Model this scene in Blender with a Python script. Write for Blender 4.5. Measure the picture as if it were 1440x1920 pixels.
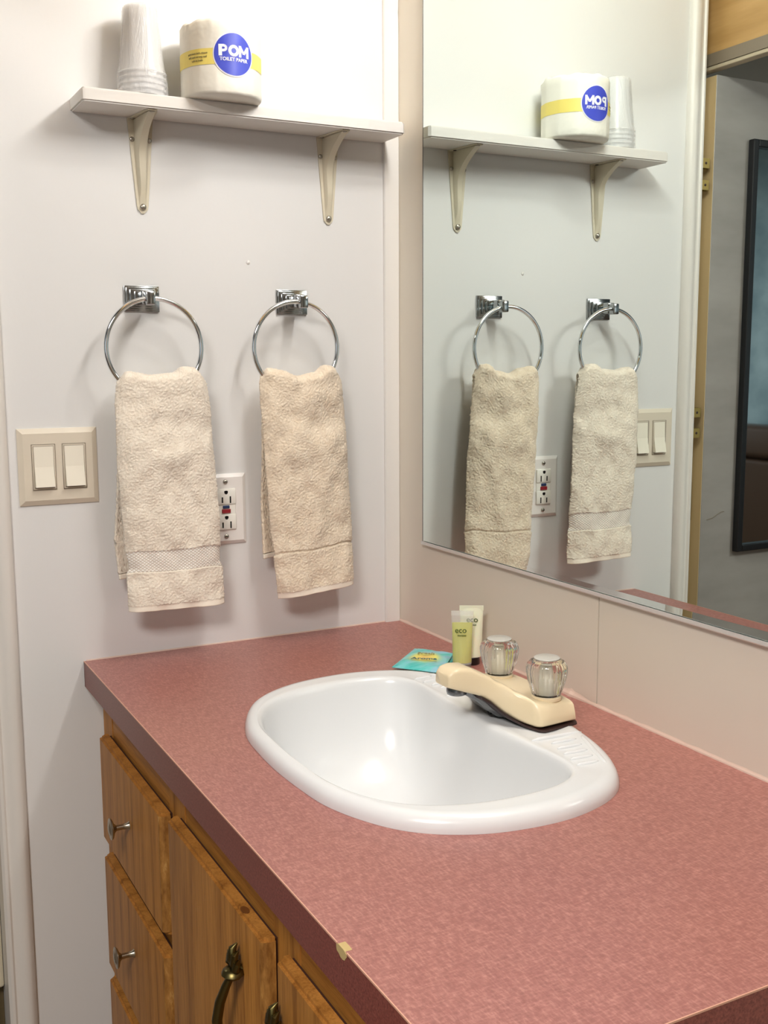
import bpy, bmesh, math, random
from mathutils import Vector, Matrix, noise
PI = math.pi
random.seed(7)
S = bpy.context.scene
C = S.collection
for o in list(bpy.data.objects): bpy.data.objects.remove(o)

# ------------------------------------------------------------------ camera
cd = bpy.data.cameras.new('camera'); cam = bpy.data.objects.new('camera', cd); C.objects.link(cam)
YAW, PITCH, ROLL = 0.4840, 0.1404, -0.0047
fw = Vector((math.sin(YAW)*math.cos(PITCH), math.cos(YAW)*math.cos(PITCH), -math.sin(PITCH)))
r0 = Vector((math.cos(YAW), -math.sin(YAW), 0)); u0 = r0.cross(fw)
r1 = math.cos(ROLL)*r0 + math.sin(ROLL)*u0; u1 = -math.sin(ROLL)*r0 + math.cos(ROLL)*u0
M = Matrix(((r1.x, u1.x, -fw.x), (r1.y, u1.y, -fw.y), (r1.z, u1.z, -fw.z))).to_4x4()
M.translation = Vector((-0.8912, -1.6399, 0.4586))
cam.matrix_world = M
cd.sensor_fit = 'VERTICAL'; cd.sensor_height = 36.0; cd.lens = 36.0*2003.46/1920.0; cd.clip_start = .02
S.camera = cam

# ------------------------------------------------------------------ world, light, exposure
w = bpy.data.worlds.new('world'); S.world = w; w.use_nodes = True
w.node_tree.nodes['Background'].inputs[0].default_value = (1, .97, .94, 1)
w.node_tree.nodes['Background'].inputs[1].default_value = .15
BULB = 56.0
BULB_COLOR = (1.0, .97, .93)
ROOM_W = 27.0
ROOM_COLOR = (1.0, .95, .90)
HALL_W = 2.0
S.view_settings.view_transform = 'Standard'; S.view_settings.look = 'None'
S.view_settings.exposure = 0.62; S.view_settings.gamma = 1.0; S.view_settings.use_curve_mapping = False
S.cycles.max_bounces = 10; S.cycles.transparent_max_bounces = 12; S.cycles.transmission_bounces = 8
S.cycles.sample_clamp_indirect = 6.0; S.cycles.caustics_reflective = False; S.cycles.caustics_refractive = True

def area_lamp(name, loc, rot, sx, sy, watt, col):
    l = bpy.data.lights.new(name, 'AREA'); l.shape = 'RECTANGLE'; l.size = sx; l.size_y = sy; l.energy = watt; l.color = col
    o = bpy.data.objects.new(name, l); C.objects.link(o); o.location = loc; o.rotation_euler = rot
    return o
area_lamp('room_fill_lamp', (-1.45, -1.75, 1.36), (0, 0, 0), .6, .6, ROOM_W, ROOM_COLOR)  # added fill light from behind the camera, not a known fixture
area_lamp('hall_fill_light', (-2.2, -2.85, .5), (math.radians(-90), 0, math.radians(180)), .8, 1.0, HALL_W, (.80, .90, 1.0))  # added cool fill for the blue-grey wall; there is no window

# ------------------------------------------------------------------ material helpers
def lin(c):
    return tuple(((x/255)/12.92 if x/255 <= .04045 else ((x/255+.055)/1.055)**2.4) for x in c)
def mat(name, rgb=(200, 200, 200), rough=.5, metal=0.0, spec=.5, **k):
    m = bpy.data.materials.new(name); m.use_nodes = True
    b = m.node_tree.nodes['Principled BSDF']
    b.inputs['Base Color'].default_value = (*lin(rgb), 1); b.inputs['Roughness'].default_value = rough
    b.inputs['Metallic'].default_value = metal; b.inputs['Specular IOR Level'].default_value = spec
    for kk, v in k.items(): b.inputs[kk.replace('_', ' ')].default_value = v
    return m
def nd(m, t, **k):
    n = m.node_tree.nodes.new(t)
    for a, v in k.items():
        if a in n.inputs.keys(): n.inputs[a].default_value = v
        else: setattr(n, a, v)
    return n
def lk(m, a, b): m.node_tree.links.new(a, b)
def P(m): return m.node_tree.nodes['Principled BSDF']
def coords(m, scale=(1, 1, 1), rot=(0, 0, 0), kind='Object'):
    tc = nd(m, 'ShaderNodeTexCoord'); mp = nd(m, 'ShaderNodeMapping')
    mp.inputs['Scale'].default_value = scale; mp.inputs['Rotation'].default_value = rot
    lk(m, tc.outputs[kind], mp.inputs['Vector']); return mp.outputs[0]
def ramp(m, fac, stops):
    r = nd(m, 'ShaderNodeValToRGB'); e = r.color_ramp.elements
    while len(e) < len(stops): e.new(.5)
    for i, (p, c) in enumerate(stops): e[i].position = p; e[i].color = (*lin(c), 1)
    lk(m, fac, r.inputs[0]); return r.outputs[0]
def noisy(m, scale, detail=3, rough=.6, sc=(1, 1, 1), rot=(0, 0, 0), dist=0.0):
    n = nd(m, 'ShaderNodeTexNoise', Scale=scale, Detail=detail, Roughness=rough, Distortion=dist)
    lk(m, coords(m, sc, rot), n.inputs['Vector']); return n.outputs['Fac']
def bump(m, fac, strength, dist=.001, prev=None):
    b = nd(m, 'ShaderNodeBump', Strength=strength, Distance=dist); lk(m, fac, b.inputs['Height'])
    if prev is not None: lk(m, prev, b.inputs['Normal'])
    lk(m, b.outputs[0], P(m).inputs['Normal']); return b.outputs[0]
def mixc(m, fac, a, b, mode='MIX'):
    x = nd(m, 'ShaderNodeMix', data_type='RGBA', blend_type=mode)
    if isinstance(fac, float): x.inputs[0].default_value = fac
    else: lk(m, fac, x.inputs[0])
    for i, v in ((6, a), (7, b)):
        if isinstance(v, tuple): x.inputs[i].default_value = (*lin(v), 1)
        else: lk(m, v, x.inputs[i])
    return x.outputs[2]

# painted wall board (towel wall): glossy off-white with light orange-peel
M_wall = mat('white_wall_paint', (228, 228, 227), .40)
bump(M_wall, noisy(M_wall, 9, 2, .5), .25, .002, bump(M_wall, noisy(M_wall, 160, 2, .5), .12, .0006))
M_wallb = mat('beige_wall_paint', (228, 221, 207), .5)
bump(M_wallb, noisy(M_wallb, 14, 3, .5), .18, .0015)
M_trim = mat('white_trim_paint', (230, 228, 224), .35)
bump(M_trim, noisy(M_trim, 60, 3, .5, (1, 1, .06)), .3, .0008)
M_casing = mat('white_casing_paint', (228, 224, 218), .4)
bump(M_casing, noisy(M_casing, 50, 3, .5, (1, 1, .08)), .3, .0008)
M_caulk = mat('cream_caulk', (214, 190, 176), .6)
M_ceil = mat('ceiling_paint', (225, 222, 215), .8)
M_hallceil = mat('shade_toned_hall_ceiling', (92, 100, 104), .8)  # darkness of the unlit hall put into the ceiling colour
M_floor = mat('brown_floor', (120, 100, 78), .5)
lk(M_floor, ramp(M_floor, noisy(M_floor, 8, 4, .6, (1, 6, 1)), [(.3, (95, 75, 52)), (.7, (140, 118, 90))]), P(M_floor).inputs['Base Color'])
M_roomwall = mat('room_wall_paint', (208, 202, 194), .7)
M_hallwall = mat('blue_grey_wall_paint', (140, 165, 182), .7)
lk(M_hallwall, ramp(M_hallwall, noisy(M_hallwall, 7, 4, .6), [(.3, (128, 148, 158)), (.7, (172, 190, 198))]), P(M_hallwall).inputs['Base Color'])
M_tanwall = mat('tan_wood_panel', (214, 172, 112), .5)
lk(M_tanwall, ramp(M_tanwall, noisy(M_tanwall, 3, 4, .6, (1, 1, 8)), [(.3, (166, 128, 76)), (.7, (198, 160, 106))]), P(M_tanwall).inputs['Base Color'])
M_header = mat('grey_brown_header', (128, 116, 100), .5)
M_headerlip = mat('beige_header_lip', (190, 176, 152), .5)
M_jamb = mat('cream_jamb_paint', (215, 205, 180), .5)
M_jambwood = mat('dark_olive_wood', (104, 90, 62), .6)
M_doorface = mat('grey_door_face', (158, 156, 156), .5)
lk(M_doorface, ramp(M_doorface, noisy(M_doorface, 3, 4, .6, (1, 1, 3)), [(.3, (136, 132, 128)), (.7, (158, 154, 150))]), P(M_doorface).inputs['Base Color'])
M_dooredge = mat('tan_door_edge', (202, 176, 132), .5)
M_dark = mat('black_gap', (26, 22, 18), .8)
M_black = mat('black_frame_paint', (16, 18, 22), .35)

# laminate counter: fibrous mottled dusty red
M_lam = mat('red_fleck_laminate', (168, 106, 98), .36)
f1 = noisy(M_lam, 420, 2, .7, (1, .28, 1), (0, 0, .5)); f2 = noisy(M_lam, 420, 2, .7, (.28, 1, 1), (0, 0, -.35)); f3 = noisy(M_lam, 70, 3, .6); f4 = noisy(M_lam, 3.5, 2, .5)
c1 = ramp(M_lam, f1, [(.30, (112, 62, 56)), (.5, (162, 104, 96)), (.68, (222, 168, 152))])
c2 = ramp(M_lam, f2, [(.30, (118, 68, 62)), (.5, (160, 102, 94)), (.70, (216, 160, 146))])
c3 = ramp(M_lam, f3, [(.3, (142, 88, 82)), (.7, (174, 118, 108))])
c4 = ramp(M_lam, f4, [(.35, (154, 100, 98)), (.65, (166, 110, 98))])
lk(M_lam, mixc(M_lam, .30, mixc(M_lam, .35, mixc(M_lam, .5, c1, c2), c3), c4), P(M_lam).inputs['Base Color'])
bump(M_lam, f3, .08, .0004)
M_lip = mat('dark_red_laminate_band', (128, 62, 54), .34)
lk(M_lip, ramp(M_lip, noisy(M_lip, 420, 2, .7), [(.3, (104, 46, 40)), (.7, (146, 78, 68))]), P(M_lip).inputs['Base Color'])
M_lamedge = mat('worn_laminate_seam', (214, 164, 140), .45)
M_chip = mat('chipped_particle_board', (196, 172, 118), .9)

def wood(name, axis, tint=1.0, rough=.5, strong=1.0):
    m = mat(name, (150, 92, 40), rough, 0, .3)
    sc = {'z': (1, 1, .045), 'y': (1, .045, 1)}[axis]
    a = noisy(m, 75, 5, .65, sc, dist=.5); b = noisy(m, 420, 3, .7, sc); c = noisy(m, 5, 2, .5, {'z': (1, 1, .22), 'y': (1, .22, 1)}[axis], dist=1.2)
    k = lambda t: tuple(int(min(255, v*tint)) for v in t)
    ca = ramp(m, a, [(.32, k((104, 60, 20))), (.46, k((158, 106, 48))), (.60, k((176, 122, 58))), (.75, k((128, 78, 28)))])
    cb = ramp(m, b, [(.35, k((110, 66, 24))), (.62, k((182, 128, 62)))])
    wv = nd(m, 'ShaderNodeTexWave', wave_type='RINGS', Scale=7.0*strong, Distortion=5.0, Detail=2.0)
    wv.rings_direction = 'X'
    lk(m, coords(m, {'z': (1, 1, .10), 'y': (1, .10, 1)}[axis]), wv.inputs['Vector'])
    cc = ramp(m, wv.outputs['Fac'], [(.0, k((108, 62, 20))), (.22, k((158, 106, 48))), (1, k((176, 122, 60)))])
    lk(m, mixc(m, .28, mixc(m, .42, ca, cb), cc), P(m).inputs['Base Color'])
    bump(m, b, .15, .0005)
    return m
M_woodv = wood('oak_vertical_grain', 'z', 1.12)
M_woodh = wood('oak_horizontal_grain', 'y', 1.10)
M_woodedge = mat('oak_worn_edge', (170, 118, 58), .45)
lk(M_woodedge, ramp(M_woodedge, noisy(M_woodedge, 90, 4, .7, (1, 1, .3)), [(.35, (128, 82, 34)), (.6, (176, 124, 62)), (.75, (216, 172, 104))]), P(M_woodedge).inputs['Base Color'])
M_knot = mat('brown_wood_knot', (112, 66, 26), .5)
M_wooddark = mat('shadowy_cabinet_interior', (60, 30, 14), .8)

M_porc = mat('white_porcelain', (230, 232, 233), .22, 0, .5)
M_almond = mat('almond_plastic', (240, 222, 186), .22)
M_gasket = mat('dark_brown_gasket', (46, 24, 22), .5)
M_chrome = mat('chrome', (222, 224, 226), .10, 1.0)
M_mount = mat('smoky_chrome', (168, 172, 174), .16, 1.0)
M_channel = mat('satin_aluminium', (236, 236, 234), .38, .6)
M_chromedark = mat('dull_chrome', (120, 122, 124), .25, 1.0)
M_nickel = mat('worn_nickel', (176, 168, 152), .25, 1.0)
M_brass = mat('antique_brass', (104, 94, 58), .36, 1.0)
M_brassplate = mat('brass_hinge_plate', (168, 146, 84), .4, .7)
M_screw = mat('steel_screw', (170, 165, 155), .3, 1.0)
M_bracket = mat('ivory_enamel_metal', (212, 204, 182), .4)
M_shelf = mat('white_shelf_paint', (232, 229, 224), .5)
bump(M_shelf, noisy(M_shelf, 60, 4, .6, (.12, 1, 1)), .5, .0012)
M_plate = mat('almond_switch_plate', (222, 212, 194), .35)
M_rocker = mat('ivory_rocker', (242, 236, 220), .3)
M_outlet = mat('white_outlet_plastic', (236, 232, 228), .3)
M_outface = mat('white_receptacle_face', (240, 238, 230), .3)
M_blue = mat('dark_blue_button', (28, 52, 96), .4)
M_red = mat('dark_red_button', (150, 28, 40), .4)
M_slot = mat('black_slot', (20, 18, 16), .8)

# mirror
M_mirror = mat('silvered_mirror', (232, 242, 238), .0, 1.0)
M_mirror2 = mat('dim_mirror_glass', (190, 200, 204), .03, 1.0)

# towels
def towelmat(name, lo, hi):
    m = mat(name, hi, .95, 0, .1, Sheen_Weight=.35, Sheen_Roughness=.6)
    a = noisy(m, 760, 2, .7); b = noisy(m, 90, 3, .6)
    lk(m, mixc(m, .4, ramp(m, a, [(.3, lo), (.6, hi)]), ramp(m, b, [(.3, lo), (.65, hi)])), P(m).inputs['Base Color'])
    bump(m, a, .6, .0010)
    return m
M_tow1 = towelmat('cream_terry', (228, 212, 192), (253, 244, 228))
M_tow2 = towelmat('sand_terry', (222, 200, 172), (250, 236, 214))
M_hem = mat('cream_hem', (248, 238, 222), .9, 0, .1)
M_band = mat('woven_border', (250, 242, 230), .85, 0, .1)
def lattice(m):
    tc = coords(m, (1, 1, 1))
    sep = nd(m, 'ShaderNodeSeparateXYZ'); lk(m, tc, sep.inputs[0])
    outs = []
    for sgn in (1, -1):
        ma = nd(m, 'ShaderNodeMath', operation='MULTIPLY_ADD'); lk(m, sep.outputs[0], ma.inputs[0]); ma.inputs[1].default_value = sgn*.75; lk(m, sep.outputs[2], ma.inputs[2])
        mu = nd(m, 'ShaderNodeMath', operation='MULTIPLY'); lk(m, ma.outputs[0], mu.inputs[0]); mu.inputs[1].default_value = 2*PI/.0090
        s = nd(m, 'ShaderNodeMath', operation='SINE'); lk(m, mu.outputs[0], s.inputs[0])
        ab = nd(m, 'ShaderNodeMath', operation='ABSOLUTE'); lk(m, s.outputs[0], ab.inputs[0]); outs.append(ab.outputs[0])
    mn = nd(m, 'ShaderNodeMath', operation='MINIMUM'); lk(m, outs[0], mn.inputs[0]); lk(m, outs[1], mn.inputs[1])
    return mn.outputs[0]
lt = lattice(M_band)
lk(M_band, ramp(M_band, lt, [(.0, (186, 168, 148)), (.32, (250, 241, 228)), (.5, (255, 251, 244))]), P(M_band).inputs['Base Color'])
bump(M_band, lt, .5, .0012)

M_paper = mat('white_tissue_wrapper', (240, 238, 228), .5)
bump(M_paper, noisy(M_paper, 22, 3, .6), .6, .004)
M_yellow = mat('yellow_print', (240, 222, 120), .5)
M_bluep = mat('royal_blue_print', (62, 76, 196), .4)
M_whitep = mat('white_print', (245, 246, 252), .5)
M_greyp = mat('grey_print', (150, 140, 96), .6)
M_greenp = mat('green_print', (70, 90, 30), .5)

def filmmat(name, rgb, alpha, rough=.15):
    m = mat(name, rgb, rough); P(m).inputs['Alpha'].default_value = alpha; return m
M_cup = filmmat('frosted_clear_plastic', (250, 251, 251), .42, .15)
M_film = filmmat('clear_crinkled_film', (254, 254, 254), .36, .12)
bump(M_film, noisy(M_film, 60, 4, .7, (1, 1, .15), dist=1.0), .9, .004)
M_crystal = mat('clear_acrylic', (250, 250, 246), .03, 0, .5, IOR=1.49, Transmission_Weight=1.0)
M_crystaltop = mat('frosted_acrylic_cap', (250, 248, 240), .3, 0, .5, IOR=1.49, Transmission_Weight=.5)
M_knobcore = mat('ivory_knob_core', (238, 232, 214), .25)
M_gel = mat('yellow_green_gel', (222, 222, 70), .15, 0, .5, IOR=1.4, Transmission_Weight=.25)
M_clearpl = filmmat('clear_tube_plastic', (248, 250, 244), .22, .08)
M_lotion = mat('pale_cream_tube', (246, 244, 216), .3, 0, .5, Subsurface_Weight=.2)
M_cap = mat('black_cap', (18, 16, 16), .3)
M_teal = mat('teal_foil_packet', (90, 205, 200), .3)
tcs = coords(M_teal, (1, 1, 1))
gl = nd(M_teal, 'ShaderNodeVectorMath', operation='LENGTH')
mp = nd(M_teal, 'ShaderNodeMapping'); mp.inputs['Location'].default_value = (.0, .0, 0); mp.inputs['Scale'].default_value = (30, 30, 0)
lk(M_teal, tcs, mp.inputs['Vector']); lk(M_teal, mp.outputs[0], gl.inputs[0])
bands = noisy(M_teal, 60, 3, .6, (.2, 1, 1))
tealc = ramp(M_teal, bands, [(.35, (60, 196, 190)), (.5, (120, 214, 214)), (.6, (150, 206, 226))])
sun = ramp(M_teal, gl.outputs['Value'], [(.15, (250, 214, 120)), (.5, (236, 232, 120)), (.85, (150, 216, 190))])
fc = nd(M_teal, 'ShaderNodeMapRange'); lk(M_teal, gl.outputs['Value'], fc.inputs[0])
fc.inputs[1].default_value = .6; fc.inputs[2].default_value = 1.05; fc.inputs[3].default_value = 0; fc.inputs[4].default_value = 1
lk(M_teal, mixc(M_teal, fc.outputs[0], sun, tealc), P(M_teal).inputs['Base Color'])
M_tealp = mat('plain_teal_foil', (70, 196, 190), .3)
M_navyp = mat('dark_teal_print', (30, 96, 110), .5)
M_leather = mat('brown_leather', (74, 52, 40), .4)
M_bulb = bpy.data.materials.new('lit_frosted_bulb'); M_bulb.use_nodes = True
nt = M_bulb.node_tree; nt.nodes.remove(nt.nodes['Principled BSDF'])
em = nt.nodes.new('ShaderNodeEmission'); em.inputs[0].default_value = (*BULB_COLOR, 1); em.inputs[1].default_value = BULB
nt.links.new(em.outputs[0], nt.nodes['Material Output'].inputs[0])

# ------------------------------------------------------------------ geometry helpers
def new(): return bmesh.new()
def obj(name, bm, m, parent=None, smooth=None, mods=None):
    """link a bmesh (built in world coordinates) as ONE object; origin at parent's base or at own base centre"""
    bm.verts.ensure_lookup_table()
    if parent is not None: org = Vector(parent['_o'])
    else:
        xs = [v.co.x for v in bm.verts]; ys = [v.co.y for v in bm.verts]; zs = [v.co.z for v in bm.verts]
        org = Vector(((min(xs)+max(xs))/2, (min(ys)+max(ys))/2, min(zs)))
    bmesh.ops.translate(bm, verts=bm.verts, vec=-org)
    if smooth is None: bmesh.ops.recalc_face_normals(bm, faces=bm.faces)
    me = bpy.data.meshes.new(name); bm.to_mesh(me); bm.free()
    me.materials.append(m)
    if smooth:
        me.polygons.foreach_set('use_smooth', [True]*len(me.polygons))
        if smooth is not True:
            me.set_sharp_from_angle(angle=math.radians(smooth))
    o = bpy.data.objects.new(name, me); C.objects.link(o)
    if parent is not None:
        o.parent = parent
        if parent.type == 'MESH' or parent.parent is not None: pass
    else: o.location = org
    o['_o'] = tuple(org)
    return o
def recalc(bm): bmesh.ops.recalc_face_normals(bm, faces=bm.faces)
def thing(name, label, cat, loc, group=None):
    o = bpy.data.objects.new(name, None); C.objects.link(o); o.location = loc; o.empty_display_size = .02
    o['_o'] = tuple(loc); o['label'] = label; o['category'] = cat
    if group: o['group'] = group
    return o
def tag(o, label, cat, group=None):
    o['label'] = label; o['category'] = cat
    if group: o['group'] = group
    return o
def struct(name, bm, m, smooth=None):
    recalc(bm); o = obj(name, bm, m, None, smooth); o['kind'] = 'structure'; return o
def box(bm, a, b, bev=0.0, seg=2):
    x0, y0, z0 = a; x1, y1, z1 = b
    vs = [bm.verts.new((x, y, z)) for x in (x0, x1) for y in (y0, y1) for z in (z0, z1)]
    fs = [bm.faces.new([vs[i] for i in f]) for f in ((0, 1, 3, 2), (4, 6, 7, 5), (0, 4, 5, 1), (2, 3, 7, 6), (0, 2, 6, 4), (1, 5, 7, 3))]
    bmesh.ops.recalc_face_normals(bm, faces=fs)
    if bev:
        es = list({e for f in fs for e in f.edges})
        bmesh.ops.bevel(bm, geom=es, offset=bev, segments=seg, affect='EDGES', profile=.5)
    return vs
def prism(bm, pts, axis, a, b):
    """extrude polygon; pts are 2-tuples in the other two axes in xyz order"""
    def mk(p, t):
        if axis == 0: return (t, p[0], p[1])
        if axis == 1: return (p[0], t, p[1])
        return (p[0], p[1], t)
    A = [bm.verts.new(mk(p, a)) for p in pts]; B = [bm.verts.new(mk(p, b)) for p in pts]
    n = len(pts)
    fs = [bm.faces.new(A), bm.faces.new(B[::-1])]
    for i in range(n): fs.append(bm.faces.new((A[i], B[i], B[(i+1) % n], A[(i+1) % n])))
    bmesh.ops.recalc_face_normals(bm, faces=fs); return fs
def loft(bm, rings, cap0=True, cap1=True, closed=True):
    R = [[bm.verts.new(p) for p in r] for r in rings]; n = len(R[0])
    for a, b in zip(R[:-1], R[1:]):
        for i in range(n if closed else n-1):
            bm.faces.new((a[i], a[(i+1) % n], b[(i+1) % n], b[i]))
    if cap0: bm.faces.new(R[0][::-1])
    if cap1: bm.faces.new(R[-1])
    return R
def lathe(bm, prof, c, n=32, axis='z', mod=None, cap0=True, cap1=True):
    rings = []
    for r, h in prof:
        ring = []
        for i in range(n):
            t = 2*PI*i/n; rr = r*(mod(t, h) if mod else 1)
            if axis == 'z': ring.append((c[0]+rr*math.cos(t), c[1]+rr*math.sin(t), c[2]+h))
            elif axis == 'y': ring.append((c[0]+rr*math.cos(t), c[1]+h, c[2]+rr*math.sin(t)))
            else: ring.append((c[0]+h, c[1]+rr*math.cos(t), c[2]+rr*math.sin(t)))
        rings.append(ring)
    return loft(bm, rings, cap0, cap1)
def tube(bm, pts, r, n=12, closed=False, cap=True):
    pts = [Vector(p) for p in pts]; N = len(pts); rings = []; up = None
    for i, p in enumerate(pts):
        if closed: t = (pts[(i+1) % N]-pts[i-1]).normalized()
        else: t = (pts[min(i+1, N-1)]-pts[max(i-1, 0)]).normalized()
        if up is None:
            up = Vector((0, 0, 1)) if abs(t.z) < .9 else Vector((1, 0, 0))
        a = (up - t*up.dot(t)).normalized(); up = a; b = t.cross(a)
        rr = r(i/(N-1)) if callable(r) else r
        rings.append([p + a*rr*math.cos(2*PI*k/n) + b*rr*math.sin(2*PI*k/n) for k in range(n)])
    if closed: rings.append(rings[0])
    loft(bm, rings, cap and not closed, cap and not closed)
    if closed: bmesh.ops.remove_doubles(bm, verts=bm.verts, dist=1e-6)
def smoothstep(a, b, x):
    t = max(0, min(1, (x-a)/(b-a))); return t*t*(3-2*t)
def lerp(a, b, t): return a+(b-a)*t
def pw(x, pts):
    """piecewise-linear with smooth interpolation"""
    if x <= pts[0][0]: return pts[0][1]
    for (a, va), (b, vb) in zip(pts[:-1], pts[1:]):
        if x <= b: return lerp(va, vb, smoothstep(a, b, x))
    return pts[-1][1]
def pl(x, pts):
    if x <= pts[0][0]: return pts[0][1]
    for (a, va), (b, vb) in zip(pts[:-1], pts[1:]):
        if x <= b: return lerp(va, vb, (x-a)/(b-a))
    return pts[-1][1]
def text_bm(body, size, bold=0.0, extrude=.0002):
    c = bpy.data.curves.new('lettering', 'FONT'); c.body = body; c.size = size; c.align_x = 'CENTER'; c.align_y = 'CENTER'; c.offset = bold; c.extrude = extrude
    o = bpy.data.objects.new('lettering', c); C.objects.link(o)
    dg = bpy.context.evaluated_depsgraph_get(); me = bpy.data.meshes.new_from_object(o.evaluated_get(dg))
    bm = new(); bm.from_mesh(me); bpy.data.objects.remove(o); bpy.data.curves.remove(c); bpy.data.meshes.remove(me)
    return bm
def phillips(bm, c, r, axis):
    """domed screw head"""
    prof = [(r, 0), (r, .25*r), (r*.8, .5*r), (r*.4, .62*r), (0.0001, .64*r)]
    if axis == '-y': lathe(bm, [(a, -h) for a, h in prof], c, 16, 'y')
    elif axis == '-z': lathe(bm, [(a, -h) for a, h in prof], c, 16, 'z')
    elif axis == '+x': lathe(bm, prof, c, 16, 'x')

# ------------------------------------------------------------------ the setting
FZ = -.80; CZ = 1.40
bm = new(); box(bm, (-2.9, -3.1, FZ-.05), (.1, .9, FZ)); struct('floor', bm, M_floor)
bm = new(); box(bm, (-.78, -3.1, CZ), (.1, .1, CZ+.05)); struct('ceiling', bm, M_ceil)
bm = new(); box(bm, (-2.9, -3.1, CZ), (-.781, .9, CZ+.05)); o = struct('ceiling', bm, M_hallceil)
bm = new(); box(bm, (-.694, 0, FZ), (0, .1, CZ)); struct('wall_back', bm, M_wall)
# mirror wall in two panels with a seam
bm = new(); box(bm, (.0, -.5515, FZ), (.1, .1, CZ)); box(bm, (0, -3.1, FZ), (.1, -.5535, CZ)); box(bm, (.004, -.56, FZ), (.09, -.54, CZ))
struct('wall_right', bm, M_wallb)
bm = new(); box(bm, (-2.9, -3.2, FZ), (.1, -3.1, CZ)); struct('wall_front', bm, M_roomwall)
bm = new(); box(bm, (-3.0, -3.2, FZ), (-2.9, .9, CZ)); struct('wall_left', bm, M_hallwall)
bm = new(); box(bm, (-2.9, .8, FZ), (-.694, .9, CZ)); struct('wall_back', bm, M_roomwall)
bm = new(); box(bm, (-.775, .1, FZ), (-.694, .8, CZ)); struct('wall_left', bm, M_roomwall)
# wall above the wide doorway, header trim
bm = new(); box(bm, (-.740, -1.95, 1.052), (-.72, .1, CZ)); struct('wall_left', bm, M_tanwall)
bm = new(); box(bm, (-.742, -1.95, 1.029), (-.716, .1, 1.052)); struct('trim_4', bm, M_header)
bm = new(); box(bm, (-.741, -1.95, 1.0215), (-.718, .1, 1.029), .002); struct('trim_5', bm, M_headerlip)
bm = new(); box(bm, (-.775, -3.1, FZ), (-.72, -1.95, CZ)); struct('wall_left', bm, M_roomwall)
# corner batten with chipped paint on its inner edge
bm = new()
zs = [FZ+i*(CZ-FZ)/260 for i in range(261)]
rings = []
for z in zs:
    e = -.0002 if not ((.02 < z < .12) or (1.0 < z < 1.1)) else -.0002 - .0012*max(0, noise.noise(Vector((0, 0, z*90))))
    rings.append([(-.0285, 0, z), (-.0285, -.0035, z), (-.0270, -.0055, z), (e-.0015, -.0060, z), (e, -.0045, z), (e, 0, z)])
loft(bm, rings); struct('trim_1', bm, M_trim)
# casing: moulded profile
prof = [(-.694, 0), (-.694, -.006), (-.690, -.010), (-.686, -.0105), (-.683, -.008), (-.679, -.0085), (-.674, -.012), (-.668, -.014), (-.662, -.014), (-.658, -.012), (-.655, -.008), (-.6525, -.005), (-.652, 0)]
bm = new(); prism(bm, prof, 2, FZ, CZ); o = struct('trim_2', bm, M_casing, 35)
# thin stop strip beside casing, ends above the floor
bm = new(); box(bm, (-.740, .036, -.523), (-.6945, .056, 1.013), .004); struct('trim_3', bm, M_jamb)
bm = new(); box(bm, (-.745, .058, FZ), (-.6945, .0995, 1.013)); struct('trim_6', bm, M_jambwood)
# caulk lines
def bead(y0, y1, seed):
    bm = new(); n = 160; rings = []
    for i in range(n+1):
        y = lerp(y0, y1, i/n); k = noise.noise(Vector((seed, y*45, 0))); r = .0022+.0008*k
        if abs(y+.50) < .035: r += .0025*max(0, 1-abs(y+.50)/.035)*(1+1.2*noise.noise(Vector((3, y*160, 0))))
        rings.append([(0, y, .0), (-r*1.1, y, .0), (-r*.9, y, r*.7), (-r*.3, y, r*1.4), (0, y, r*1.9)])
    loft(bm, rings, closed=True); return bm
struct('trim_7', bead(-.001, -1.122, 1), M_caulk)
bm = new(); rings = []
for i in range(81):
    x = lerp(-.552, -.001, i/80); r = .0014+.0004*noise.noise(Vector((x*60, 5, 0))); rings.append([(x, 0, 0), (x, -r, 0), (x, -r*.6, r), (x, 0, r*1.4)])
loft(bm, rings); struct('trim_8', bm, M_caulk)

# ------------------------------------------------------------------ door opened flat beyond the casing (seen in the mirror)
bm = new(); box(bm, (-1.50, .0, FZ+.02), (-.7285, .033, 1.013), .001, 1)
d = struct('door_1', bm, M_doorface)
bm = new(); box(bm, (-.7286, .001, FZ+.025), (-.7275, .032, 1.012)); recalc(bm); obj('door_edge', bm, M_dooredge, d)
for zc in (.823, .330):
    bm = new()
    for dz in (.021, -.021):
        box(bm, (-.7190, .0030, zc+dz-.0095), (-.7000, .0045, zc+dz+.0095)); box(bm, (-.7200, .0030, zc+dz-.0095), (-.7188, .020, zc+dz+.0095)); box(bm, (-.7276, .018, zc+dz-.0095), (-.7190, .020, zc+dz+.0095))
    recalc(bm); hp = obj('hinge', bm, M_brassplate, d)
    bm = new()
    for dz in (.021, -.021): phillips(bm, (-.7105, .0032, zc+dz), .0026, '-y')
    recalc(bm); obj('hinge_screw', bm, M_gasket, hp)
    bm = new(); lathe(bm, [(.0035, -.031), (.0035, .031)], (-.6980, .0035, zc), 12); recalc(bm); obj('hinge_barrel', bm, M_casing, hp)
bm = new(); box(bm, (-.7276, .027, .124), (-.7262, .032, .204)); recalc(bm); obj('strike_strip', bm, M_brassplate, d)
bm = new(); tube(bm, [(-.745, -.0006, .127), (-.760, -.0006, .1295), (-.775, -.0006, .137), (-.785, -.0006, .141), (-.793, -.0006, .1415)], .0007, 5); recalc(bm); obj('scratch', bm, M_header, d)

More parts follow.
